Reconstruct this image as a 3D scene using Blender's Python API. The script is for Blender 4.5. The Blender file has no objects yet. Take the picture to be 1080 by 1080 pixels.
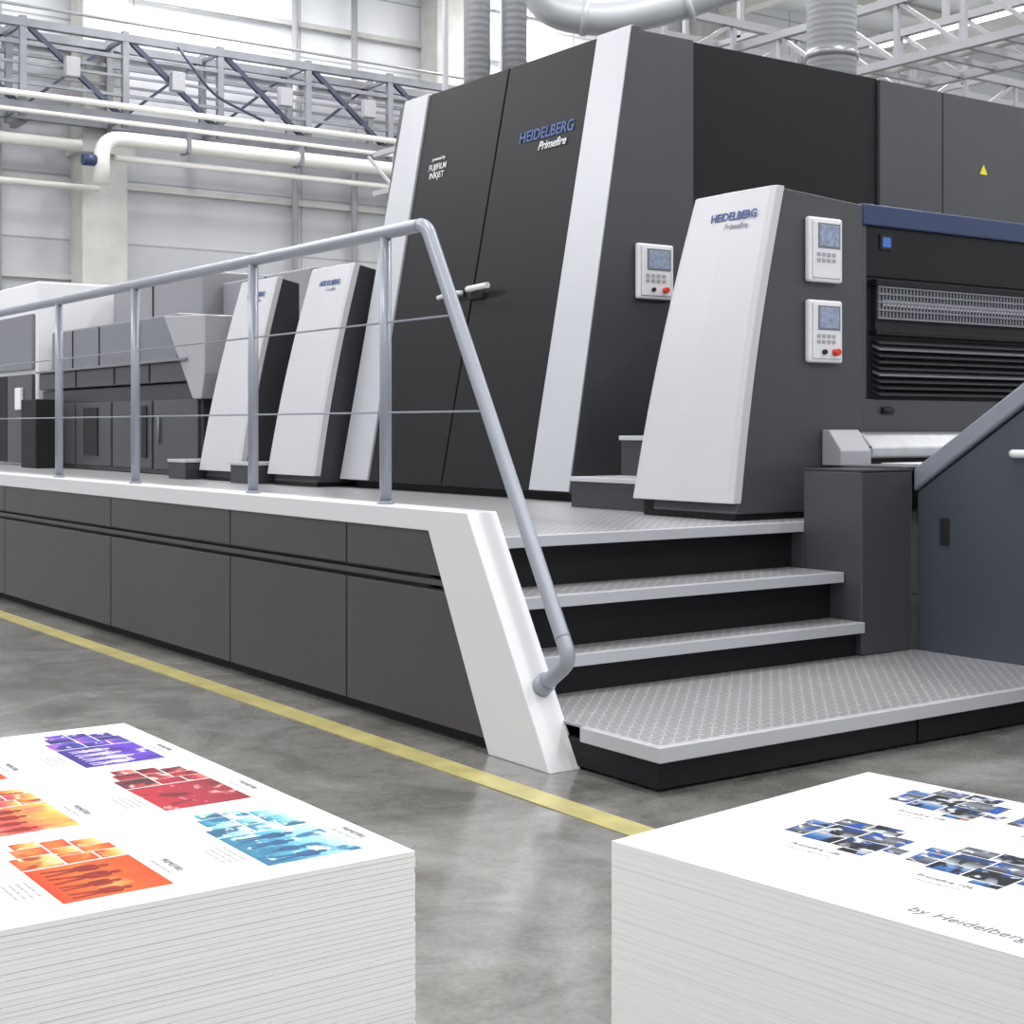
import bpy, bmesh, math, random
from mathutils import Vector, Matrix
random.seed(7)
S = bpy.context.scene
COL = S.collection

# ---------------------------------------------------------------- materials
def pmat(name, col, rough=0.5, metal=0.0, spec=0.5, emis=None, estr=0.0, noise=0.0, nscale=8.0, bump=0.0, coat=0.0):
    m = bpy.data.materials.new(name); m.use_nodes = True
    nt = m.node_tree; N = nt.nodes; L = nt.links
    b = N["Principled BSDF"]
    b.inputs["Roughness"].default_value = rough
    b.inputs["Metallic"].default_value = metal
    b.inputs["Specular IOR Level"].default_value = spec
    b.inputs["Coat Weight"].default_value = coat
    b.inputs["Base Color"].default_value = (*col, 1)
    if emis:
        b.inputs["Emission Color"].default_value = (*emis, 1)
        b.inputs["Emission Strength"].default_value = estr
    tc = N.new("ShaderNodeTexCoord"); nz = N.new("ShaderNodeTexNoise")
    nz.inputs["Scale"].default_value = nscale; nz.inputs["Detail"].default_value = 4
    L.new(tc.outputs["Object"], nz.inputs["Vector"])
    if noise > 0:
        r = N.new("ShaderNodeValToRGB")
        r.color_ramp.elements[0].color = (*[c*(1-noise) for c in col], 1)
        r.color_ramp.elements[1].color = (*[min(1, c*(1+noise)) for c in col], 1)
        r.color_ramp.elements[0].position = .3; r.color_ramp.elements[1].position = .7
        L.new(nz.outputs["Fac"], r.inputs["Fac"]); L.new(r.outputs["Color"], b.inputs["Base Color"])
    if bump > 0:
        bp = N.new("ShaderNodeBump"); bp.inputs["Strength"].default_value = bump; bp.inputs["Distance"].default_value = .01
        L.new(nz.outputs["Fac"], bp.inputs["Height"]); L.new(bp.outputs["Normal"], b.inputs["Normal"])
    return m

M = {}
M['dark']   = pmat('dark_grey_lacquer', (.040,.040,.046), .40, 0, .35, noise=.04, nscale=2)
M['dark2']  = pmat('graphite_panel', (.066,.068,.076), .38, .1, .35, noise=.04, nscale=2)
M['side']   = pmat('platform_panel', (.074,.070,.073), .42, .1, .35, noise=.05, nscale=1.5)
M['blk']    = pmat('black_lacquer', (.0105,.0105,.013), .42, 0, .18, noise=.05, nscale=3)
M['gap']    = pmat('black_gap', (.006,.006,.007), .7, noise=.1)
M['white']  = pmat('silver_white_lacquer', (.57,.565,.60), .42, .1, .5, noise=.015, nscale=2)
M['fascia'] = pmat('white_fascia', (.76,.76,.79), .42, 0, .5, noise=.01, nscale=2)
M['silver'] = pmat('silver_strip', (.53,.54,.58), .38, .2, .5, noise=.02, nscale=3)
M['rail']   = pmat('rail_paint', (.35,.37,.43), .35, .3, .5, noise=.03, nscale=5)
M['bluegr'] = pmat('blue_grey_panel', (.066,.074,.094), .38, .1, .35, noise=.04, nscale=2)
M['bluelid']= pmat('blue_grey_lid', (.25,.27,.32), .35, .2, .5, noise=.03, nscale=2)
M['blue']   = pmat('blue_band', (.032,.05,.12), .35, .1, .35, noise=.04, nscale=2)
M['logo']   = pmat('logo_blue', (.035,.085,.27), .5, noise=.02)
M['ltext']  = pmat('light_text', (.75,.75,.78), .5, noise=.02)
M['gtext']  = pmat('grey_text', (.16,.16,.20), .6, noise=.02)
M['ftext']  = pmat('faint_grey_text', (.36,.37,.43), .6, noise=.02)
M['panel']  = pmat('control_white', (.78,.79,.80), .4, noise=.01)
M['screen'] = pmat('screen', (.16,.20,.30), .25, emis=(.40,.45,.55), estr=.22, noise=.4, nscale=60)
M['blueled']= pmat('blue_window', (.02,.06,.2), .2, emis=(.05,.15,.5), estr=.5, noise=.5, nscale=90)
M['red']    = pmat('red_button', (.7,.04,.02), .35, noise=.02)
M['yellow'] = pmat('warning_yellow', (.85,.7,.03), .5, noise=.02)
M['chrome'] = pmat('brushed_metal', (.42,.43,.46), .34, .6, noise=.08, nscale=20)
M['mid']    = pmat('mid_grey', (.19,.195,.22), .42, .1, noise=.03)
M['midl']   = pmat('light_mid_grey', (.38,.38,.41), .42, .1, noise=.03)
M['hood']   = pmat('feeder_hood_grey', (.27,.275,.30), .42, .1, noise=.03)
M['steel']  = pmat('truss_steel', (.24,.25,.28), .45, .2, noise=.12, nscale=3)
M['navy']   = pmat('truss_navy', (.05,.06,.10), .45, .2, noise=.1, nscale=3)
M['pipew']  = pmat('pipe_white', (.76,.75,.72), .4, noise=.03)
M['conc']   = pmat('column_concrete', (.56,.555,.54), .8, noise=.08, nscale=3, bump=.1)
M['wood']   = pmat('pallet_wood', (.45,.32,.18), .7, noise=.25, nscale=12)
M['lamp']   = pmat('lamp_tube', (1,1,1), .5, emis=(1,.99,.97), estr=4, noise=.01)

def floor_mat():
    m = bpy.data.materials.new('polished_concrete'); m.use_nodes = True
    N = m.node_tree.nodes; L = m.node_tree.links; b = N["Principled BSDF"]
    tc = N.new("ShaderNodeTexCoord")
    def nz(sc,det,ro,dist):
        n = N.new("ShaderNodeTexNoise"); n.inputs["Scale"].default_value = sc; n.inputs["Detail"].default_value = det
        n.inputs["Roughness"].default_value = ro; n.inputs["Distortion"].default_value = dist
        L.new(tc.outputs["Object"], n.inputs["Vector"]); return n
    def ramp(n,p0,c0,p1,c1):
        r = N.new("ShaderNodeValToRGB"); r.color_ramp.elements[0].position = p0; r.color_ramp.elements[1].position = p1
        r.color_ramp.elements[0].color = (*c0,1); r.color_ramp.elements[1].color = (*c1,1)
        L.new(n.outputs["Fac"], r.inputs["Fac"]); return r
    def mul(a,c):
        mx = N.new("ShaderNodeMix"); mx.data_type = 'RGBA'; mx.blend_type = 'MULTIPLY'; mx.inputs[0].default_value = 1
        L.new(a, mx.inputs[6]); L.new(c, mx.inputs[7]); return mx.outputs[2]
    n1 = nz(.9,10,.66,1.4); n2 = nz(60,3,.5,0); n3 = nz(3.6,9,.72,.8)
    r1 = ramp(n1,.34,(.140,.137,.128),.66,(.305,.303,.292))
    r2 = ramp(n2,.2,(.84,.84,.84),.8,(1.1,1.1,1.1))
    r3 = ramp(n3,.36,(.76,.75,.73),.60,(1.08,1.08,1.08))
    L.new(mul(mul(r1.outputs[0], r2.outputs[0]), r3.outputs[0]), b.inputs["Base Color"])
    rr = N.new("ShaderNodeMapRange"); rr.inputs[3].default_value = .07; rr.inputs[4].default_value = .24
    L.new(n3.outputs["Fac"], rr.inputs[0]); L.new(rr.outputs[0], b.inputs["Roughness"])
    b.inputs["Specular IOR Level"].default_value = .85
    return m
M['floor'] = floor_mat()

def plate_mat():
    m = bpy.data.materials.new('checker_plate'); m.use_nodes = True
    N = m.node_tree.nodes; L = m.node_tree.links; b = N["Principled BSDF"]
    def mt(op, a, bb=None, c=None):
        n = N.new("ShaderNodeMath"); n.operation = op
        for i, v in enumerate((a, bb, c)):
            if v is None: continue
            if isinstance(v, (int, float)): n.inputs[i].default_value = v
            else: L.new(v, n.inputs[i])
        return n.outputs[0]
    tc = N.new("ShaderNodeTexCoord"); mp = N.new("ShaderNodeMapping")
    mp.inputs["Scale"].default_value = (26, 26, 26); mp.inputs["Rotation"].default_value = (0, 0, math.radians(45))
    L.new(tc.outputs["Object"], mp.inputs["Vector"])
    sp = N.new("ShaderNodeSeparateXYZ"); L.new(mp.outputs[0], sp.inputs[0])
    x, y = sp.outputs[0], sp.outputs[1]
    p = mt('SUBTRACT', mt('FRACT', x), .5); q = mt('SUBTRACT', mt('FRACT', y), .5)
    par = mt('FLOORED_MODULO', mt('ADD', mt('FLOOR', x), mt('FLOOR', y)), 2.0)
    ip = mt('SUBTRACT', 1.0, par)
    a = mt('ADD', mt('MULTIPLY', p, par), mt('MULTIPLY', q, ip))
    c = mt('ADD', mt('MULTIPLY', q, par), mt('MULTIPLY', p, ip))
    d = mt('ADD', mt('MULTIPLY', a, a), mt('MULTIPLY', mt('MULTIPLY', c, c), 12))
    mask = mt('MAXIMUM', mt('SUBTRACT', 1.0, mt('MULTIPLY', d, 5.0)), 0.0)
    r = N.new("ShaderNodeValToRGB"); r.color_ramp.elements[0].color = (.36,.36,.375,1); r.color_ramp.elements[1].color = (.62,.62,.64,1)
    r.color_ramp.elements[1].position = .5
    L.new(mask, r.inputs["Fac"]); L.new(r.outputs["Color"], b.inputs["Base Color"])
    bp = N.new("ShaderNodeBump"); bp.inputs["Strength"].default_value = .8; bp.inputs["Distance"].default_value = .003
    L.new(mask, bp.inputs["Height"]); L.new(bp.outputs["Normal"], b.inputs["Normal"])
    b.inputs["Metallic"].default_value = .35; b.inputs["Roughness"].default_value = .38
    return m
M['plate'] = plate_mat()

def wall_mat(name, c1, c2, sx, sz):
    m = bpy.data.materials.new(name); m.use_nodes = True
    N = m.node_tree.nodes; L = m.node_tree.links; b = N["Principled BSDF"]
    tc = N.new("ShaderNodeTexCoord"); mp = N.new("ShaderNodeMapping")
    mp.inputs["Rotation"].default_value = (math.radians(90), 0, 0)
    L.new(tc.outputs["Object"], mp.inputs["Vector"])
    br = N.new("ShaderNodeTexBrick"); br.offset = 0
    br.inputs["Scale"].default_value = 1; br.inputs["Mortar Size"].default_value = .018
    br.inputs["Brick Width"].default_value = sx; br.inputs["Row Height"].default_value = sz
    br.inputs["Color1"].default_value = (*c1, 1); br.inputs["Color2"].default_value = (*c2, 1)
    br.inputs["Mortar"].default_value = (c1[0]*.6, c1[1]*.6, c1[2]*.61, 1)
    L.new(mp.outputs[0], br.inputs["Vector"]); L.new(br.outputs["Color"], b.inputs["Base Color"])
    b.inputs["Roughness"].default_value = .5
    return m
M['wallp'] = wall_mat('wall_cladding', (.60,.615,.65), (.52,.535,.57), 6.2, 1.05)
M['wallu'] = wall_mat('wall_upper_cladding', (.84,.86,.89), (.81,.83,.86), 3.1, 1.3)

def duct_mat(name, bump, scale):
    m = pmat(name, (.70,.72,.75), .36, .2)
    N = m.node_tree.nodes; L = m.node_tree.links; b = N["Principled BSDF"]
    tc = N.new("ShaderNodeTexCoord"); w = N.new("ShaderNodeTexWave"); w.bands_direction = 'Z'
    w.inputs["Scale"].default_value = scale; w.inputs["Distortion"].default_value = .2
    L.new(tc.outputs["Object"], w.inputs["Vector"])
    bp = N.new("ShaderNodeBump"); bp.inputs["Strength"].default_value = bump; bp.inputs["Distance"].default_value = .006
    L.new(w.outputs["Fac"], bp.inputs["Height"]); L.new(bp.outputs["Normal"], b.inputs["Normal"])
    return m
M['duct'] = duct_mat('spiral_duct', .25, 6)
M['ducts'] = duct_mat('smooth_duct', .0, 3)

def paper_mat():
    m = bpy.data.materials.new('paper_edges'); m.use_nodes = True
    N = m.node_tree.nodes; L = m.node_tree.links; b = N["Principled BSDF"]
    tc = N.new("ShaderNodeTexCoord"); mp = N.new("ShaderNodeMapping"); mp.inputs["Scale"].default_value = (1.5,1.5,420)
    nz = N.new("ShaderNodeTexNoise"); nz.inputs["Scale"].default_value = 1; nz.inputs["Detail"].default_value = 3
    L.new(tc.outputs["Object"], mp.inputs[0]); L.new(mp.outputs[0], nz.inputs["Vector"])
    r = N.new("ShaderNodeValToRGB"); r.color_ramp.elements[0].position = .3; r.color_ramp.elements[1].position = .55
    r.color_ramp.elements[0].color = (.80,.80,.79,1); r.color_ramp.elements[1].color = (.87,.87,.86,1)
    L.new(nz.outputs["Fac"], r.inputs["Fac"]); L.new(r.outputs["Color"], b.inputs["Base Color"])
    b.inputs["Roughness"].default_value = .75
    return m
M['pedge'] = paper_mat()
M['paper'] = pmat('paper_white', (.83,.83,.84), .6, 0, .3, noise=.01)

def print_mat(name, grad, shape, hi, scale=26, seed=0.0, t1=.53, t2=.38, soft=.04):
    m = bpy.data.materials.new(name); m.use_nodes = True
    N = m.node_tree.nodes; L = m.node_tree.links; b = N["Principled BSDF"]
    tc = N.new("ShaderNodeTexCoord")
    sp = N.new("ShaderNodeSeparateXYZ"); L.new(tc.outputs["Generated"], sp.inputs[0])
    r = N.new("ShaderNodeValToRGB"); cr = r.color_ramp
    cr.elements[0].color = (*grad[0],1); cr.elements[1].color = (*grad[-1],1)
    for i in range(1,len(grad)-1):
        e = cr.elements.new(i/(len(grad)-1)); e.color = (*grad[i],1)
    L.new(sp.outputs[0], r.inputs["Fac"])
    cur = r.outputs["Color"]
    for k,(c,t,sc,st) in enumerate(((shape,t1,scale,(.55,1,1)),(hi,t2,scale*1.7,(1,.6,1)))):
        mp = N.new("ShaderNodeMapping"); mp.inputs["Scale"].default_value = st; mp.inputs["Location"].default_value = (seed+k*3.1,seed*2,0)
        nz = N.new("ShaderNodeTexNoise"); nz.inputs["Scale"].default_value = sc; nz.inputs["Detail"].default_value = 5; nz.inputs["Distortion"].default_value = .3
        L.new(tc.outputs["Object"], mp.inputs[0]); L.new(mp.outputs[0], nz.inputs["Vector"])
        rr = N.new("ShaderNodeValToRGB"); rr.color_ramp.elements[0].position = t-soft; rr.color_ramp.elements[1].position = t+soft
        if k == 1:
            rr.color_ramp.elements[0].color = (1,1,1,1); rr.color_ramp.elements[1].color = (0,0,0,1)
        L.new(nz.outputs["Fac"], rr.inputs["Fac"])
        mx = N.new("ShaderNodeMix"); mx.data_type = 'RGBA'
        L.new(rr.outputs["Color"], mx.inputs[0]); L.new(cur, mx.inputs[6]); mx.inputs[7].default_value = (*c,1)
        cur = mx.outputs[2]
    L.new(cur, b.inputs["Base Color"]); b.inputs["Roughness"].default_value = .55; b.inputs["Specular IOR Level"].default_value = .15
    return m
M['p_pur'] = print_mat('print_purple', [(.03,.015,.20),(.08,.02,.36),(.12,.04,.50)], (.02,.015,.14), (.60,.52,.82), 26, 1, .53, .36)
M['p_pu2'] = print_mat('print_violet', [(.35,.08,.45),(.12,.06,.5),(.03,.05,.3)], (.02,.02,.2), (.8,.7,.9), 34, 4)
M['p_red'] = print_mat('print_red', [(.45,.015,.03),(.36,.015,.04),(.25,.015,.02)], (.13,.008,.015), (.70,.30,.28), 26, 2, .53, .36)
M['p_re2'] = print_mat('print_crimson', [(.10,.01,.03),(.45,.03,.05),(.6,.18,.12)], (.07,.01,.02), (.8,.55,.45), 36, 7)
M['p_cya'] = print_mat('print_cyan', [(.03,.18,.30),(.10,.42,.58),(.50,.78,.85)], (.03,.16,.28), (.70,.88,.92), 26, 3, .56)
M['p_cy2'] = print_mat('print_teal', [(.05,.3,.42),(.25,.6,.68),(.6,.8,.82)], (.03,.12,.2), (.8,.9,.9), 34, 9, .53)
M['p_ora'] = print_mat('print_orange', [(.50,.04,.008),(.80,.17,.02),(.55,.06,.012)], (.62,.07,.012), (.92,.55,.18), 12, 5, .58, .32, .1)
M['p_or2'] = print_mat('print_sunset', [(.55,.07,.015),(.80,.33,.06),(.85,.6,.28)], (.36,.04,.015), (.92,.75,.4), 34, 6)
M['p_pin'] = print_mat('print_pink', [(.50,.015,.06),(.80,.12,.06),(.88,.50,.08)], (.65,.05,.10), (.92,.78,.32), 18, 8, .58, .34, .1)
M['p_te1'] = print_mat('print_press_a', [(.36,.38,.41),(.03,.035,.05),(.015,.06,.22)], (.012,.014,.02), (.52,.54,.58), 34, 1.5, .50, .40, .025)
M['p_te2'] = print_mat('print_press_b', [(.015,.06,.22),(.05,.16,.38),(.30,.38,.50)], (.01,.012,.02), (.55,.34,.26), 40, 2.5, .52, .38, .025)
M['p_te3'] = print_mat('print_press_c', [(.02,.02,.025),(.18,.20,.23),(.03,.03,.04)], (.015,.07,.30), (.6,.6,.63), 40, 5.5, .56, .40, .025)
M['f_red'] = pmat('print_ink_dark_red', (.25,.02,.01), .5, spec=.1, noise=.3, nscale=60)
M['f_nvy'] = pmat('print_ink_navy', (.03,.10,.22), .5, spec=.1, noise=.3, nscale=60)
M['f_lav'] = pmat('print_ink_lavender', (.55,.50,.80), .5, spec=.1, noise=.3, nscale=60)

# ---------------------------------------------------------------- geometry helpers
def empty(name):
    e = bpy.data.objects.new(name, None); COL.objects.link(e); e.empty_display_size = .2; return e
def mk(name, verts, faces, mat, parent=None, bevel=0.0, smooth=False, seg=2):
    me = bpy.data.meshes.new(name); me.from_pydata([tuple(v) for v in verts], [], faces)
    bm = bmesh.new(); bm.from_mesh(me); bmesh.ops.recalc_face_normals(bm, faces=bm.faces); bm.to_mesh(me); bm.free()
    me.materials.append(M[mat] if isinstance(mat, str) else mat)
    o = bpy.data.objects.new(name, me); COL.objects.link(o)
    if parent: o.parent = parent
    if bevel > 0:
        md = o.modifiers.new('bevel', 'BEVEL'); md.width = bevel; md.segments = seg; md.limit_method = 'ANGLE'
    if smooth:
        for p in me.polygons: p.use_smooth = True
    return o
BF = [(0,1,2,3),(4,7,6,5),(0,4,5,1),(1,5,6,2),(2,6,7,3),(3,7,4,0)]
def bv(x0,x1,y0,y1,z0,z1):
    return [(x0,y0,z0),(x1,y0,z0),(x1,y1,z0),(x0,y1,z0),(x0,y0,z1),(x1,y0,z1),(x1,y1,z1),(x0,y1,z1)]
def box(name, x0,x1,y0,y1,z0,z1, mat, parent=None, bevel=0.0):
    return mk(name, bv(x0,x1,y0,y1,z0,z1), BF, mat, parent, bevel)
def boxes(name, lst, mat, parent=None, bevel=0.0):
    V=[];F=[]
    for b in lst:
        k=len(V); V+=bv(*b); F+=[tuple(i+k for i in f) for f in BF]
    return mk(name, V, F, mat, parent, bevel)
def prism_y(name, pts, y0, y1, mat, parent=None, bevel=0.0):
    n=len(pts); V=[(x,y0,z) for x,z in pts]+[(x,y1,z) for x,z in pts]
    F=[tuple(range(n)), tuple(range(2*n-1,n-1,-1))]+[(i,(i+1)%n,n+(i+1)%n,n+i) for i in range(n)]
    return mk(name,V,F,mat,parent,bevel)
def prism_x(name, pts, x0, x1, mat, parent=None, bevel=0.0):
    n=len(pts); V=[(x0,y,z) for y,z in pts]+[(x1,y,z) for y,z in pts]
    F=[tuple(range(n)), tuple(range(2*n-1,n-1,-1))]+[(i,(i+1)%n,n+(i+1)%n,n+i) for i in range(n)]
    return mk(name,V,F,mat,parent,bevel)
def beam_geo(a,b,w,V,F):
    a=Vector(a);b=Vector(b);d=(b-a).normalized()
    up=Vector((0,0,1)) if abs(d.z)<.95 else Vector((1,0,0))
    s=d.cross(up).normalized()*w/2; t=s.cross(d).normalized()*w/2
    k=len(V)
    for p in (a,b):
        V+= [tuple(p+s+t),tuple(p-s+t),tuple(p-s-t),tuple(p+s-t)]
    F+=[tuple(k+i for i in f) for f in BF]
def beams(name,lst,mat,parent=None):
    V=[];F=[]
    for a,b,w in lst: beam_geo(a,b,w,V,F)
    return mk(name,V,F,mat,parent)
def fillet(pts, r, n=6):
    out=[Vector(pts[0])]
    for i in range(1,len(pts)-1):
        p=Vector(pts[i]);a=Vector(pts[i-1]);c=Vector(pts[i+1])
        ra=min(r,(a-p).length*.45,(c-p).length*.45)
        s=p+(a-p).normalized()*ra; e=p+(c-p).normalized()*ra
        for k in range(n+1):
            t=k/n; out.append(s*(1-t)**2+p*2*t*(1-t)+e*t*t)
    out.append(Vector(pts[-1])); return out
def tube(name, pts, r, mat, parent=None, fil=0.0, seg=12):
    P=fillet(pts,fil) if fil>0 else [Vector(p) for p in pts]
    V=[];F=[]; prev=None
    for i,p in enumerate(P):
        if i==0:d=P[1]-P[0]
        elif i==len(P)-1:d=P[-1]-P[-2]
        else:d=(P[i+1]-P[i]).normalized()+(P[i]-P[i-1]).normalized()
        d.normalize()
        if prev is None:
            up=Vector((0,0,1)) if abs(d.z)<.9 else Vector((1,0,0)); s=d.cross(up).normalized()
        else:
            s=(prev-d*prev.dot(d)).normalized()
        prev=s; t=d.cross(s)
        for k in range(seg):
            a=2*math.pi*k/seg; V.append(tuple(p+s*math.cos(a)*r+t*math.sin(a)*r))
    for i in range(len(P)-1):
        for k in range(seg):
            F.append((i*seg+k,i*seg+(k+1)%seg,(i+1)*seg+(k+1)%seg,(i+1)*seg+k))
    F.append(tuple(range(seg))); F.append(tuple(range(len(V)-seg,len(V))))
    o=mk(name,V,F,mat,parent)
    for p in o.data.polygons:
        if len(p.vertices)==4: p.use_smooth=True
    return o
def text(name, body, loc, xdir, ydir, size, mat, parent, bold=0.0, shear=0.0, align='CENTER', ext=.001):
    c=bpy.data.curves.new(name,'FONT'); c.body=body; c.size=size; c.align_x=align; c.align_y='CENTER'
    c.extrude=ext; c.offset=bold; c.shear=shear; c.materials.append(M[mat])
    o=bpy.data.objects.new(name,c); COL.objects.link(o)
    x=Vector(xdir).normalized(); y=Vector(ydir).normalized(); z=x.cross(y)
    m=Matrix((x,y,z)).transposed().to_4x4(); m.translation=Vector(loc); o.matrix_world=m
    if parent: o.parent=parent
    return o

# ---------------------------------------------------------------- room
box('floor',-12,45,-10,24.2,-.1,0,'floor')
wb=empty('wall_back')
box('lower_cladding',-12,45,24.0,24.2,0,7.3,'wallp',wb)
box('upper_cladding',-12,45,24.05,24.2,7.3,11,'wallu',wb)
for i,xx in enumerate((7.0,12.2,13.4)): tube('downpipe_%d'%i,[(xx,23.85,0),(xx,23.85,10.3)],.06,'midl',wb,seg=8)
boxes('trim_1',[(-12,45,23.9,24.0,z,z+.09) for z in (3.55,5.1,6.1,7.25,8.3,9.3)],'conc')
box('wall_right',44.8,45,-10,24,0,11,'wallu')
ce=empty('ceiling')
box('ceiling_slab',-12,45,-10,24.2,10.6,10.8,'wallu',ce)
boxes('roof_girders',[(x,x+.3,-10,24,9.9,10.6) for x in range(-8,45,6)],'pipew',ce)
boxes('roof_purlins',[(-12,45,y,y+.16,10.3,10.55) for y in range(-8,24,3)],'pipew',ce)
box('floor_marking_line',2.70,2.805,-6,23.5,.0005,.003,pmat('yellow_floor_paint',(.45,.40,.155),.35,noise=.18,nscale=9))

for x in (8.2,14.9,21.5):
    c=empty('wall_column')
    box('shaft',x,x+.75,23.4,24.0,0,10.6,'conc',c,.02)
    box('bracket',x-.08,x+.83,23.3,24.0,5.55,5.75,'conc',c)

tr=empty('steel_truss_walkway')
B=[];y0=22.6;y1=23.3
for z,w in ((7.25,.12),(6.95,.06),(6.0,.13),(6.35,.05),(6.65,.04)):
    for yy in (y0,y1): B.append(((2,yy,z),(19,yy,z),w))
x=2.2
D=[]
while x<19:
    for yy in (y0,y1): B.append(((x,yy,5.85),(x,yy,7.35),.10))
    B.append(((x,y0,6.0),(x,y1,6.0),.06)); B.append(((x,y0,7.25),(x,y1,7.25),.06))
    D.append(((x+.1,y0,7.2),(x+1.5,y0,6.05),.075)); 
    D.append(((x+.1,y1,6.05),(x+1.5,y1,7.2),.045))
    x+=1.6
beams('chords',B,'steel',tr); beams('diagonals',D,'navy',tr)
tube('cable_1',[(2,22.5,7.5),(19,22.5,7.45)],.025,'midl',tr,seg=8)
tube('service_pipe',[(2,22.45,6.15),(19,22.45,6.15)],.05,'pipew',tr,seg=8)
tube('service_pipe_lower',[(2,22.45,5.9),(19,22.45,5.9)],.035,'pipew',tr,seg=8)
tube('hanging_cable',[(9.4,22.42,7.2),(10.0,22.42,6.5),(10.9,22.42,6.2)],.025,'navy',tr,fil=.3,seg=8)
boxes('cable_boxes',[(x,x+.22,22.4,22.55,6.5,6.8) for x in (7.6,9.3,11.2,12.8,14.4)],'midl',tr,.01)
boxes('walkway_brackets',[(x,x+.1,23.3,23.9,5.9,6.0) for x in (3.8,7.2,10.2,13.6,16.6)],'steel',tr)
pp=empty('wall_pipe')
tube('main_pipe',[(8.15,22.4,4.9),(8.15,22.4,5.62),(17,22.4,5.66)],.12,'pipew',pp,fil=.35,seg=16)
tube('upper_pipe',[(2,22.9,5.55),(8.0,22.9,5.55)],.09,'pipew',pp)
tube('lower_pipe',[(2,23.2,4.95),(8.4,23.2,4.95)],.05,'pipew',pp)
tube('second_pipe',[(8.4,22.5,5.35),(17,22.5,5.35)],.05,'pipew',pp)
tube('valve',[(7.85,22.4,5.25),(8.05,22.4,5.25)],.09,'blue',pp)
boxes('pipe_clamps',[(x,x+.06,22.25,22.55,5.5,5.8) for x in (9.5,11.5,13.5)],'mid',pp)

# ---------------------------------------------------------------- platform
P=empty('access_platform')
X0=2.98; ZT=.845; ZD=.72; YE=21
box('toe_kick',X0+.06,3.1,4.35,YE,0,.06,'gap',P)
box('core',X0+.05,5.0,4.90,YE,.05,ZD-.05,'dark',P)
seams=[4.30,5.37,6.49,8.05,10.0,12.0,14.0,16.0,18.5,YE]
def stry(z,off):
    return 4.327+.514*z
for i in range(len(seams)-1):
    a,b=seams[i]+.006,seams[i+1]-.006
    if i==0:
        prism_x('lower_panel_%d'%i,[(stry(.05,0)-.03,.05),(b,.05),(b,.545),(stry(.545,0)-.03,.545)],X0,X0+.04,'side',P,.003)
        prism_x('upper_panel_%d'%i,[(stry(.60,0)-.03,.60),(b,.60),(b,.775),(stry(.775,0)-.03,.775)],X0,X0+.04,'side',P,.003)
    else:
        box('lower_panel_%d'%i,X0,X0+.04,a,b,.05,.545,'side',P,.003)
        box('upper_panel_%d'%i,X0,X0+.04,a,b,.60,.775,'side',P,.003)
box('groove_bar',X0+.012,X0+.04,4.6,YE,.562,.583,'side',P)
prism_x('white_fascia',[(3.966,0),(4.327,0),(4.725,.765),(YE,.765),(YE,ZT),(4.465,ZT)],X0-.012,3.10,'fascia',P,.004)
box('deck',3.11,6.2,5.05,YE,ZD-.05,ZD,'plate',P)
box('deck_inner_kerb',3.10,3.13,4.80,YE,ZD,ZT-.03,'mid',P)

ST=empty('metal_staircase')
XR=5.02
def tread(n,yf,yb,z,x1=XR):
    box('tread_%d'%n,3.11,x1,yf+.02,yb,z-.02,z,'plate',ST)
    box('nosing_%d'%n,3.11,x1,yf-.004,yf+.03,z-.045,z+.001,'silver',ST,.003)
tread(3,4.79,5.048,ZD,5.36); tread(2,4.54,4.9,.51); tread(1,4.42,4.7,.30)
box('riser_3',3.11,XR+.02,4.86,4.88,.50,ZD-.021,'blk',ST)
box('riser_2',3.11,XR,4.62,4.64,.29,.489,'blk',ST)
box('riser_1',3.11,XR,4.47,4.49,.10,.279,'blk',ST)
yl=3.53
box('landing_plate',3.09,5.38,yl+.005,4.50,.142,.15,'plate',ST)
box('landing_edge_front',3.065,5.98,yl-.005,yl+.025,.102,.1515,'silver',ST,.003)
prism_y('landing_edge_side',[(3.065,.102),(3.095,.102),(3.095,.1515),(3.065,.1515)],yl+.02,3.93,'silver',ST,.003)
box('landing_skirt_1',3.09,4.32,yl+.03,4.46,.012,.105,'blk',ST)
box('landing_skirt_2',4.33,5.97,yl+.03,4.46,.012,.105,'blk',ST)
boxes('landing_feet',[(3.12,3.22,yl+.07,yl+.17,0,.02),(5.0,5.1,yl+.07,yl+.17,0,.02)],'gap',ST)

SB=empty('stair_side_cabinet')
box('body',XR+.005,5.36,4.44,4.785,.152,.955,'dark2',SB,.006)
box('lid',XR+.003,5.362,4.435,4.787,.955,.965,'dark',SB,.002)
box('rear_base',XR+.005,5.36,4.787,4.89,.152,.672,'dark2',SB,.004)

RC=empty('sloped_console_cabinet')
prof=[(4.43,.0),(4.43,.86),(3.30,1.60),(2.6,1.60),(2.6,0)]
prism_x('body',prof,5.38,7.4,'bluegr',RC,.008)
prism_x('sloped_lid',[(4.44,.862),(4.44,.965),(3.26,1.735),(2.55,1.735),(2.55,1.62),(3.30,1.62)],5.365,7.42,'bluelid',RC,.012)
box('latch_slot',5.374,5.384,4.25,4.30,.63,.75,'gap',RC,.003)
tube('grip',[(5.375,3.92,1.04),(5.345,3.89,1.04),(5.345,3.70,1.04),(5.375,3.67,1.04)],.018,'panel',RC,fil=.03)

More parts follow.
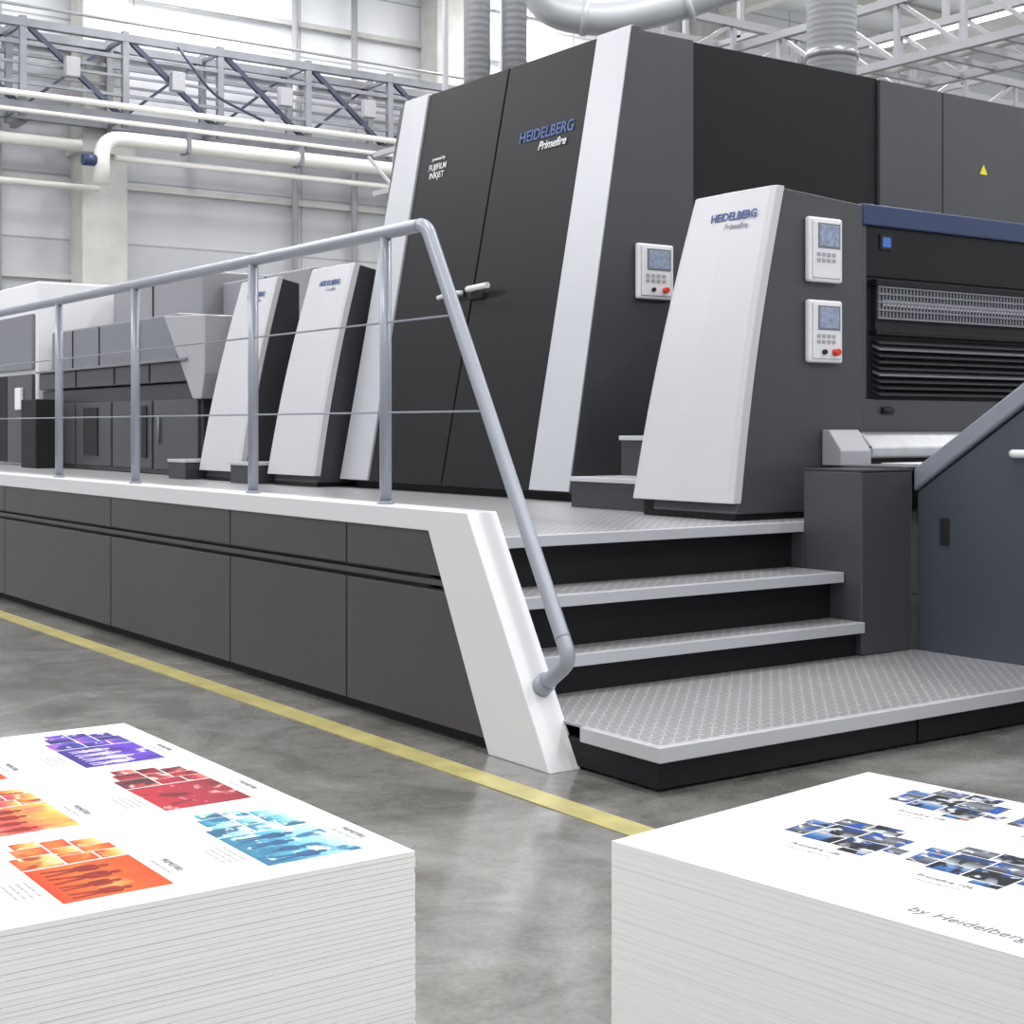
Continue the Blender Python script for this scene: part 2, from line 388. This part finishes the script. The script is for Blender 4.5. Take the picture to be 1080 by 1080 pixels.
# ---------------------------------------------------------------- railing
R=empty('handrail')
xr=3.045; zr=1.93
tube('top_tube',[(xr,YE,zr),(xr,4.86,zr),(xr,3.955,.37),(xr,4.10,.27),(xr,4.13,.25)],.027,'rail',R,fil=.05,seg=16)
for i,y in enumerate((5.165,6.377,7.85,9.11,10.5,11.9,13.3,14.7,16.1,17.5,18.9,20.3)):
    tube('post_%d'%i,[(xr,y,ZT),(xr,y,zr-.02)],.024,'rail',R)
    tube('post_foot_%d'%i,[(xr,y,ZT),(xr,y,ZT+.012)],.034,'rail',R)
def dy(z): return 4.86+(z-zr)*(4.86-3.955)/(zr-.37)
for i,z in enumerate((1.57,1.21)):
    tube('wire_%d'%i,[(xr,YE,z),(xr,dy(z),z)],.0045,'rail',R,seg=6)
tube('joint_ring_1',[(xr,4.905,zr),(xr,4.90,zr)],.0285,'steel',R)
tube('joint_ring_2',[(xr,4.0,.447),(xr,3.997,.442)],.0285,'steel',R)
tube('mount_plate',[(xr,4.085,.285),(xr,4.13,.25)],.036,'rail',R)

# ---------------------------------------------------------------- control panel
def control(parent, xc, y, zc, w, h, estop=True):
    box('control_frame',xc-w/2,xc+w/2,y-.035,y,zc-h/2,zc+h/2,'panel',parent,.012)
    box('control_recess',xc-w*.43,xc+w*.43,y-.0365,y-.03,zc-h*.45,zc+h*.45,'midl',parent,.004)
    box('control_inset',xc-w*.41,xc+w*.41,y-.04,y-.03,zc-h*.44,zc+h*.44,'ltext',parent,.004)
    box('control_bezel',xc-w*.27,xc+w*.39,y-.043,y-.038,zc+h*.02,zc+h*.41,'mid',parent,.003)
    box('control_screen',xc-w*.22,xc+w*.34,y-.046,y-.038,zc+h*.05,zc+h*.38,'screen',parent,.003)
    boxes('control_keys',[(xc-w*.30+i*w*.15,xc-w*.30+i*w*.15+w*.09,y-.045,y-.038,zc-h*.10-j*h*.09,zc-h*.10-j*h*.09+h*.05) for i in range(4) for j in range(2)],'midl',parent)
    if estop:
        tube('emergency_stop',[(xc+w*.22,y-.070,zc-h*.33),(xc+w*.22,y-.04,zc-h*.33)],.017,'red',parent)
        tube('key_switch',[(xc-w*.1,y-.055,zc-h*.33),(xc-w*.1,y-.04,zc-h*.33)],.012,'gap',parent)

# ---------------------------------------------------------------- tower units
def tower(Y0,wb_,wt_,xb,xt,xback,zt,near=False):
    T=empty('press_unit_tower')
    prism_y('side_housing',[(xb+.02,ZD+.075),(xt+.02,zt),(xback,zt-.035),(xback,ZD+.03),(xb+.01,ZD+.03)],Y0,Y0+wt_+.02,'dark2' if near else 'dark',T,.006)
    box('plinth',xb+.02,xback,Y0+.015,Y0+wb_-.05,ZD+.001,ZD+.08,'blk',T)
    V=[];n=14;F=[]
    zb0=ZD+.08
    for i in range(n+1):
        t=i/n; z=zb0+(zt+.008-zb0)*t
        xx=xb+(xt-xb)*t-.035*math.sin(math.pi*(t*.85+.1))
        ya=Y0-.004; yb=Y0+wb_+(wt_-wb_)*t
        V+=[(xx,ya,z),(xx-.012,ya+.03,z),(xx-.02,(ya+yb)/2,z),(xx-.012,yb-.03,z),(xx,yb,z),(xx+.07,yb,z),(xx+.05,ya,z)]
    for i in range(n):
        for k in range(7):
            F.append((i*7+k,i*7+(k+1)%7,(i+1)*7+(k+1)%7,(i+1)*7+k))
    F.append(tuple(range(7)));F.append(tuple(range(n*7,n*7+7)))
    mk('white_cover',V,F,'white',T,.004)
    h=zt-ZD; t=.925; zl=ZD+h*t; xl=xb+(xt-xb)*t-.036
    up=(xt-xb+.06,0,h)
    text('brand_lettering','HEIDELBERG',(xl-.001,Y0+wt_*.42,zl),(0,-1,0),up,.056,'logo',T,bold=.001)
    text('model_lettering','Primefire',(xl-.012,Y0+wt_*.38,zl-.050),(0,-1,0),up,.044,'ftext',T,shear=.3)
    return T
T1=tower(4.99,.71,.56,4.79,5.067,5.655,2.28,True)
control(T1,5.36,4.99,2.0,.23,.31,False)
control(T1,5.36,4.99,1.61,.23,.30,True)
tower(9.58,.76,.66,5.065,5.39,5.58,2.35)
tower(10.83,.78,.66,5.065,5.39,5.58,2.35)

# ---------------------------------------------------------------- main press cabinet
C=empty('industrial_printing_press')
xb,xt,zb,zt=5.23,5.706,ZD,3.53
prism_y('main_housing',[(xb+.05,zb+.05),(xt+.02,zt-.01),(6.19,zt-.01),(6.19,zb+.05)],6.805,9.5,'dark2',C,.006)
box('recessed_black_housing',6.19,7.88,6.83,9.5,zb+.002,zt-.015,'blk',C)
box('rear_housing_1',7.885,8.535,6.805,9.5,0,zt-.02,'dark2',C,.006)
box('rear_housing_2',8.545,9.85,6.805,9.5,0,zt-.02,'dark2',C,.006)
box('rear_housing_3',9.86,12.5,6.805,9.5,0,zt-.02,'dark2',C,.006)
box('press_plinth',xb+.1,6.2,6.85,9.45,zb+.001,zb+.06,'gap',C)
def fpt(y,z,off=0): 
    t=(z-zb)/(zt-zb); return (xb+(xt-xb)*t-off,y,z)
def slab(name,yb0,yb1,yt0,yt1,z0,z1,off,mat,thick=.08,bev=.004):
    V=[fpt(yb0,z0,off),fpt(yb1,z0,off),fpt(yb1,z0,off-thick),fpt(yb0,z0,off-thick),
       fpt(yt0,z1,off),fpt(yt1,z1,off),fpt(yt1,z1,off-thick),fpt(yt0,z1,off-thick)]
    return mk(name,V,BF,mat,C,bev)
slab('silver_strip_near',6.81,7.20,6.81,7.13,zb+.06,zt+.01,.012,'silver',.03)
slab('strip_side_trim',6.803,6.812,6.803,6.812,zb+.05,zt+.005,.004,'dark2',.07,.001)
slab('silver_strip_far',9.13,9.52,9.06,9.38,zb+.06,zt+.01,.012,'silver',.06)
slab('door_near',7.215,8.175,7.145,8.06,zb+.06,zt,.0,'blk',.07)
slab('door_far',8.19,9.12,8.075,9.05,zb+.06,zt,.0,'blk',.07)
up=(xt-xb,0,zt-zb)
z=3.01
text('brand_lettering','HEIDELBERG',(fpt(0,z,.004)[0],7.54,z),(0,-1,0),up,.103,'logo',C,bold=.002)
text('model_lettering','Primefire',(fpt(0,z-.1,.004)[0],7.46,z-.085),(0,-1,0),up,.078,'ltext',C,shear=.3,bold=.001)
for i,s in enumerate(('powered by','FUJIFILM','INKJET')):
    zz=3.03-i*.06
    text('small_lettering_%d'%i,s,(fpt(0,zz,.004)[0],8.80,zz),(0,-1,0),up,.034 if i==0 else .062,'ltext',C,bold=.0005)
hx=fpt(0,2.05)[0]
tube('door_handle_near',[(hx-.01,8.12,2.05),(hx-.07,8.10,2.05),(hx-.07,7.86,2.06)],.020,'panel',C,fil=.03)
tube('door_handle_far',[(hx-.01,8.24,2.04),(hx-.06,8.26,2.04),(hx-.06,8.46,2.02)],.016,'panel',C,fil=.03)
box('handle_plate',hx-.03,hx+.02,7.98,8.15,1.985,2.03,'gap',C,.01)
control(C,5.855,6.80,2.08,.28,.33,True)
mk('warning_triangle',[(8.95,6.80,2.97),(9.03,6.80,2.97),(8.99,6.80,3.04),(8.95,6.806,2.97),(9.03,6.806,2.97),(8.99,6.806,3.04)],[(0,1,2),(5,4,3),(0,3,4,1),(1,4,5,2),(2,5,3,0)],'yellow',C)
box('access_step_lower',4.95,5.7,5.80,6.42,ZD+.001,.86,'dark',C)
box('access_tread_lower',4.94,5.7,5.79,6.43,.86,.885,'silver',C,.003)
box('access_step_upper',5.30,5.8,5.80,6.42,.885,1.08,'dark',C)
box('access_tread_upper',5.29,5.8,5.79,6.43,1.08,1.105,'silver',C,.003)
box('link_housing',6.3,8.5,5.65,6.80,ZD+.002,2.0,'blk',C)

# ---------------------------------------------------------------- delivery unit (right)
U=empty('sheet_delivery_unit')
yf=5.02
box('housing',5.66,9.0,yf,5.6,.73,2.15,'blk',U,.004)
box('blue_top_band',5.657,9.02,yf-.03,5.62,2.15,2.255,'blue',U,.008)
box('left_trim',5.66,5.70,yf-.012,yf,1.2,2.15,'dark2',U)
box('upper_fascia',5.70,9.0,yf-.010,yf+.01,1.90,2.15,'blk',U,.003)
box('status_window',5.80,5.89,yf-.018,yf-.008,2.035,2.115,'gap',U,.003)
box('status_window_light',5.815,5.875,yf-.021,yf-.016,2.05,2.10,'blueled',U,.003)
box('vent_backing',5.76,9.0,yf-.02,yf,1.62,1.86,'gap',U)
L1=[]
x=5.77
while x<9.0:
    L1.append((x,x+.010,yf-.034,yf-.02,1.69,1.85)); x+=.026
boxes('vent_mesh_vertical',L1,'mid',U)
boxes('vent_mesh_horizontal',[(5.76,9.0,yf-.038,yf-.03,z,z+.009) for z in (1.69,1.73,1.77,1.81,1.845)],'mid',U)
box('bright_sheet_edge',5.80,9.0,yf-.033,yf-.015,1.755,1.785,'midl',U)
box('vent_frame_top',5.74,9.0,yf-.045,yf,1.855,1.885,'blk',U,.003)
box('vent_frame_mid',5.74,9.0,yf-.045,yf,1.61,1.635,'blk',U,.003)
for i in range(9):
    z=1.31+i*.032
    prism_x('louvre_%d'%i,[(yf-.045,z),(yf-.045,z+.006),(yf,z+.028),(yf,z+.018)],5.76,9.0,'mid' if i in(3,7) else 'dark',U)
box('lower_panel',5.66,9.0,yf-.02,yf,1.06,1.29,'dark2',U,.004)
tube('panel_latch',[(5.80,yf-.022,1.235),(5.88,yf-.022,1.235)],.018,'gap',U)
prism_x('tray_bracket',[(4.86,.968),(4.86,1.04),(4.94,1.14),(4.985,1.14),(4.985,.968)],5.36,5.57,'midl',U,.006)
prism_x('delivery_roller_cover',[(4.88,1.0),(4.86,1.05),(4.93,1.12),(4.99,1.13),(4.99,1.0)],5.58,8.0,'chrome',U,.01)
box('roller_groove',5.58,8.0,4.872,4.882,1.05,1.06,'gap',U)
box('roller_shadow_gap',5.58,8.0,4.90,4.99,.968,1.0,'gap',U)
box('sheet_tray',5.37,7.2,4.50,4.86,.966,.975,'mid',U,.002)
box('delivered_sheet',5.62,6.6,4.52,4.84,.976,.98,'paper',U)

# ---------------------------------------------------------------- far feeder units
Fd=empty('sheet_feeder_unit')
box('lower_cabinet',5.3,7.6,12.1,16.4,ZD+.001,1.55,'dark',Fd,.01)
boxes('cabinet_doors',[(5.275,5.3,12.15+i*1.05,13.15+i*1.05,ZD+.05,1.40) for i in range(4)],'dark2',Fd,.006)
box('middle_band',5.26,7.6,12.3,16.4,1.56,1.74,'dark2',Fd,.01)
boxes('middle_band_seams',[(5.253,5.262,y,y+.02,1.57,1.73) for y in (13.2,14.1,15.2)],'gap',Fd)
box('ledge',5.22,7.6,12.3,16.4,1.74,1.765,'mid',Fd,.005)
box('upper_cabinet',5.4,7.6,12.9,16.4,1.765,2.20,'mid',Fd,.02)
boxes('upper_cabinet_seams',[(5.392,5.402,y,y+.015,1.77,2.18) for y in (13.8,14.9,15.7)],'gap',Fd)
prism_x('wedge_cover',[(12.85,2.16),(11.95,2.12),(11.95,1.62),(12.02,1.40),(12.2,1.40)],5.25,6.4,'midl',Fd,.01)
box('rear_hood',6.3,7.8,12.0,13.9,1.7,2.60,'hood',Fd,.02)
box('rear_hood_tall',6.1,7.8,13.95,16.4,1.7,2.72,'hood',Fd,.02)
boxes('rear_hood_trim',[(6.29,6.31,12.9,12.92,1.8,2.58),(6.09,6.11,15.2,15.22,1.8,2.70)],'gap',Fd)
boxes('black_openings',[(5.262,5.275,14.6,15.0,ZD+.15,1.35),(5.262,5.275,13.3,13.42,ZD+.15,1.35)],'gap',Fd)
tube('cabinet_handles',[(5.26,13.0,1.0),(5.26,13.0,1.25)],.012,'mid',Fd)
F2=empty('sheet_feeder_unit')
box('tall_housing',5.3,8.0,16.6,19.5,ZD+.001,2.78,'fascia',F2,.02)
boxes('lower_doors',[(5.26,5.3,16.65,17.55,ZD+.03,1.75),(5.26,5.3,18.55,19.45,ZD+.03,1.75)],'dark2',F2,.01)
box('dark_doorway',5.27,5.31,17.6,18.5,ZD+.03,1.75,'gap',F2,.01)
boxes('upper_doors',[(5.26,5.3,16.65,18.0,1.80,2.42),(5.26,5.3,18.05,19.45,1.80,2.42)],'mid',F2,.01)
box('operator_panel',5.22,5.26,16.95,17.15,1.35,1.60,'panel',F2,.01)
box('black_cabinet',5.0,5.21,15.7,16.2,ZD+.001,1.45,'gap',F2,.01)
for y in (10.42,11.65):
    s=empty('access_step')
    box('step_body',4.95,5.5,y,y+.35,ZD+.001,.86,'dark',s); box('step_tread',4.94,5.5,y-.01,y+.36,.86,.885,'silver',s,.003)
bh=empty('unit_link_housing')
box('link_body',5.62,7.5,9.53,11.9,ZD+.001,2.05,'blk',bh,.01)

# ---------------------------------------------------------------- ducts
def duct(name,pts,r,fil=0,mat='duct'): 
    e=empty(name); tube('duct_body',pts,r,mat,e,fil=fil,seg=32); return e
duct('ventilation_duct',[(6.27,9.29,3.52),(6.27,9.29,9.8)],.10)
duct('ventilation_duct',[(6.50,9.13,3.52),(6.50,9.13,9.8)],.095)
c=duct('ventilation_duct',[(9.79,8.99,3.51),(9.79,8.99,9.8)],.215)
tube('collar_1',[(9.79,8.99,3.52),(9.79,8.99,3.62)],.24,'chrome',c,seg=24)
tube('collar_2',[(9.79,8.99,4.35),(9.79,8.99,4.42)],.23,'chrome',c,seg=24)
d=duct('ventilation_duct',[(7.0,9.75,9.5),(7.02,9.73,4.95),(7.15,9.63,4.50),(7.56,9.35,4.42),(8.06,8.99,4.56),(9.0,8.2,5.0),(11.5,6.5,6.2)],.14,.45,'ducts')
tube('duct_joint_1',[(7.40,9.46,4.45),(7.44,9.43,4.443)],.15,'ducts',d,seg=24)
tube('duct_joint_2',[(8.06,8.99,4.55),(8.10,8.955,4.57)],.15,'ducts',d,seg=24)

ct=empty('overhead_cable_tray')
B=[]
for xx in (11.6,12.6):
    for zz in (4.75,5.35):
        B.append(((xx,5,zz),(xx,20,zz),.08))
    y=5
    while y<20:
        B.append(((xx,y,4.75),(xx,y,5.35),.05)); B.append(((xx,y,4.75),(xx,y+.8,5.35),.04)); y+=.8
y=5
while y<20:
    B.append(((11.6,y,4.75),(12.6,y,4.75),.05)); y+=.4
for y in (6,10,14,18): 
    B.append(((11.6,y,5.35),(11.6,y,9.9),.06)); B.append(((12.6,y,5.35),(12.6,y,9.9),.06))
beams('tray_frame',B,'midl',ct)
tube('tray_conduit',[(12.1,5,4.85),(12.1,20,4.85)],.06,'pipew',ct)
ct2=empty('overhead_cable_tray')
B=[]
for zz in (5.0,5.6):
    for yy in (12.0,12.8): B.append(((10.5,yy,zz),(26,yy,zz),.09))
x=10.5
while x<26:
    B.append(((x,12,5),(x,12,5.6),.05)); B.append(((x,12,5),(x+1,12,5.6),.045)); B.append(((x,12,5),(x,12.8,5),.05)); x+=1
for x in (12,16,20,24): B.append(((x,12.4,5.6),(x,12.4,9.9),.06)); 
for x in (12,16,20,24): B.append(((x,12.0,5.6),(x,12.8,5.6),.06))
beams('tray_frame',B,'midl',ct2)

# ---------------------------------------------------------------- paper stacks
def stack(name, L, W, top, origin, ang, jit, tmin, tmax, gap):
    e=empty(name); e.location=(origin[0],origin[1],0); e.rotation_euler=(0,0,ang)
    V=[];F=[]; z=.15; k=0; rnd=random.Random(5)
    while z<top-.0045:
        t=rnd.uniform(tmin,tmax); z1=min(top-.001,z+t); 
        dx=rnd.uniform(-jit,jit);dy_=rnd.uniform(-jit,jit)
        k=len(V); V+=bv(dx,W+dx,dy_,L+dy_,z,z1-gap); F+=[tuple(i+k for i in f) for f in BF]; z=z1
    mk('sheet_pile',V,F,'pedge',e)
    box('top_sheet',0,W,0,L,top-.0012,top,'paper',e)
    box('pile_core',.003,W-.003,.003,L-.003,.15,top-.002,'pedge',e)
    boxes('pallet',[(0,W,y,y+.1,.12,.15) for y in [i*(L-.1)/5 for i in range(6)]]+[(x,x+.1,0,L,0,.12) for x in (0,W/2-.05,W-.1)],'wood',e)
    return e
A=stack('paper_stack',1.03,.75,.60,(.27,1.655),0,.0008,.005,.0085,.0005)
def pr(par,name,x0,x1,y0,y1,mat): return box(name,x0,x1,y0,y1,.6001,.6004,mat,par)
def figures(par,name,x,y,n,h,step,mat,rnd):
    V=[];F=[]
    for i in range(n):
        cy=y+i*step; s=h*rnd.uniform(.8,1.1); sp=rnd.uniform(.10,.16)
        half=[(0,sp),(.48,.10),(.50,.15),(.74,.17),(.82,.12),(.84,.04),(.87,.07),(.94,.075),(1.0,.03)]
        out=[(0,-sp),(0,-sp+.07),(.42,0),(0,sp-.07)]+half+[(a,-b) for a,b in reversed(half[1:])]
        k=len(V)
        for a,b in out: V.append((x+a*s,cy+b*s,.60045))
        F.append(tuple(range(k,k+len(out))))
    me=bpy.data.meshes.new(name); me.from_pydata(V,[],F); me.materials.append(M[mat])
    o=bpy.data.objects.new(name,me); COL.objects.link(o); o.parent=par
rf=random.Random(11)
cols=[(.835,[('p_pur','p_pu2','f_lav'),('p_red','p_re2',None),('p_cya','p_cy2','f_nvy')]),
      (.575,[('p_ora','p_pin','f_red'),('p_pin','p_or2','f_red'),('p_ora','p_or2','f_red')]),
      (.315,[('p_cya','p_cy2',None),('p_ora','p_or2','f_red'),('p_red','p_re2',None)])]
for ci,(xo,ms) in enumerate(cols):
    for ri,yc in enumerate((2.50,2.17,1.84)):
        m1,m2,fg=ms[ri]; x=xo-.27; y=yc-1.655
        pr(A,'print_main_%d%d'%(ci,ri),x,x+.135,y-.135,y+.015,m1)
        if fg: figures(A,'printed_figures_%d%d'%(ci,ri),x+.015,y-.115,4,.08,.034,fg,rf)
        for j,(a0,a1,b0,b1,mm) in enumerate([(0,.055,.020,.075,m2),(.058,.10,.020,.055,m1),(.103,.135,.020,.055,m2),(.058,.09,.058,.095,m2),(.093,.135,.058,.085,m1),(.012,.055,.078,.115,m1),(.093,.128,.088,.12,m2),(.058,.09,.098,.135,m1),(.02,.055,.118,.145,m2)]):
            pr(A,'print_small_%d%d%d'%(ci,ri,j),x+a0,x+a1,y+b0,y+b1,mm)
        text('caption_%d%d'%(ci,ri),'PRIMEFIRE',(x+.163,y-.06,.6004),(0,-1,0),(1,0,0),.014,'gtext',A,ext=.0001)
        text('caption_small_%d%d'%(ci,ri),'digital inkjet sample print',(x+.149,y-.06,.6004),(0,-1,0),(1,0,0),.0065,'ftext',A,ext=.0001)
        for q in range(4):
            text('caption_body_%d%d%d'%(ci,ri,q),'lorem ipsum dolor sit amet',(x-.012-.009*q,y-.06,.6004),(0,-1,0),(1,0,0),.006,'ftext',A,ext=.0001)

ang=math.radians(7)
D0=Vector((1.258,1.544)); W2,L2=.59,.86
ox=D0.x+math.sin(ang)*L2; oy=D0.y-math.cos(ang)*L2
Bk=stack('paper_stack',L2,W2,.60,(ox,oy),ang,.0003,.006,.012,.0002)
for ci,x in enumerate((.205,.455)):
    for ri in range(4):
        y=L2-.265-ri*.19
        for j,(a0,a1,b0,b1,mm) in enumerate([(0,.045,.0,.06,'p_te1'),(0,.035,.063,.11,'p_te2'),(.048,.09,-.01,.055,'p_te3'),(.038,.085,.058,.11,'p_te1'),(.093,.125,.02,.07,'p_te1'),(.088,.12,.073,.12,'p_te3'),(-.018,-.003,.0,.04,'p_te2'),(.01,.06,.113,.145,'p_te3'),(.063,.085,.113,.15,'p_te2'),(.02,.045,-.03,-.003,'p_te3')]):
            if x+a1<W2: pr(Bk,'print_%d%d%d'%(ci,ri,j),x+a0,x+a1,y+b0,y+b1,mm)
        text('caption_%d%d'%(ci,ri),'Primefire 106',(x-.035,y+.06,.6004),(0,-1,0),(1,0,0),.014,'gtext',Bk,ext=.0001)
        text('caption_small_%d%d'%(ci,ri),'industrial digital print',(x-.052,y+.06,.6004),(0,-1,0),(1,0,0),.008,'ftext',Bk,ext=.0001)
text('sheet_title','by HeidelbergDigital',(.050,L2-.53,.6004),(0,-1,0),(1,0,0),.026,'gtext',Bk,shear=.2,ext=.0001)

# ---------------------------------------------------------------- lights
def area(loc,sx,sy,e,rot=(0,0,0),col=(1,.99,.98)):
    l=bpy.data.lights.new('ceiling_area','AREA'); l.shape='RECTANGLE'; l.size=sx; l.size_y=sy; l.energy=e; l.color=col
    o=bpy.data.objects.new('ceiling_area_light',l); o.location=loc; o.rotation_euler=rot; COL.objects.link(o); return o
for x in (-4,3,10,17,26,36):
    for y in (-4,5,14,21):
        area((x,y,9.6),.8,5,350 if y<20 else 440)
        c=empty('ceiling_strip_light')
        box('housing',x-.2,x+.2,y-2.4,y+2.4,9.68,9.78,'pipew',c)
        box('tube',x-.12,x+.12,y-2.3,y+2.3,9.64,9.68,'lamp',c)
w=bpy.data.worlds.new('World'); S.world=w; w.use_nodes=True
bg=w.node_tree.nodes['Background']; bg.inputs[0].default_value=(.95,.97,1,1); bg.inputs[1].default_value=.86

# ---------------------------------------------------------------- camera
cam=bpy.data.cameras.new('camera'); co=bpy.data.objects.new('camera',cam); COL.objects.link(co)
co.location=(0,0,1.15); co.rotation_euler=(math.radians(90),0,-math.atan2(.5787,.8156))
cam.sensor_width=36; cam.lens=52.5; cam.shift_y=-89/1080; cam.clip_start=.05; cam.clip_end=200
S.camera=co
S.view_settings.view_transform='Standard'
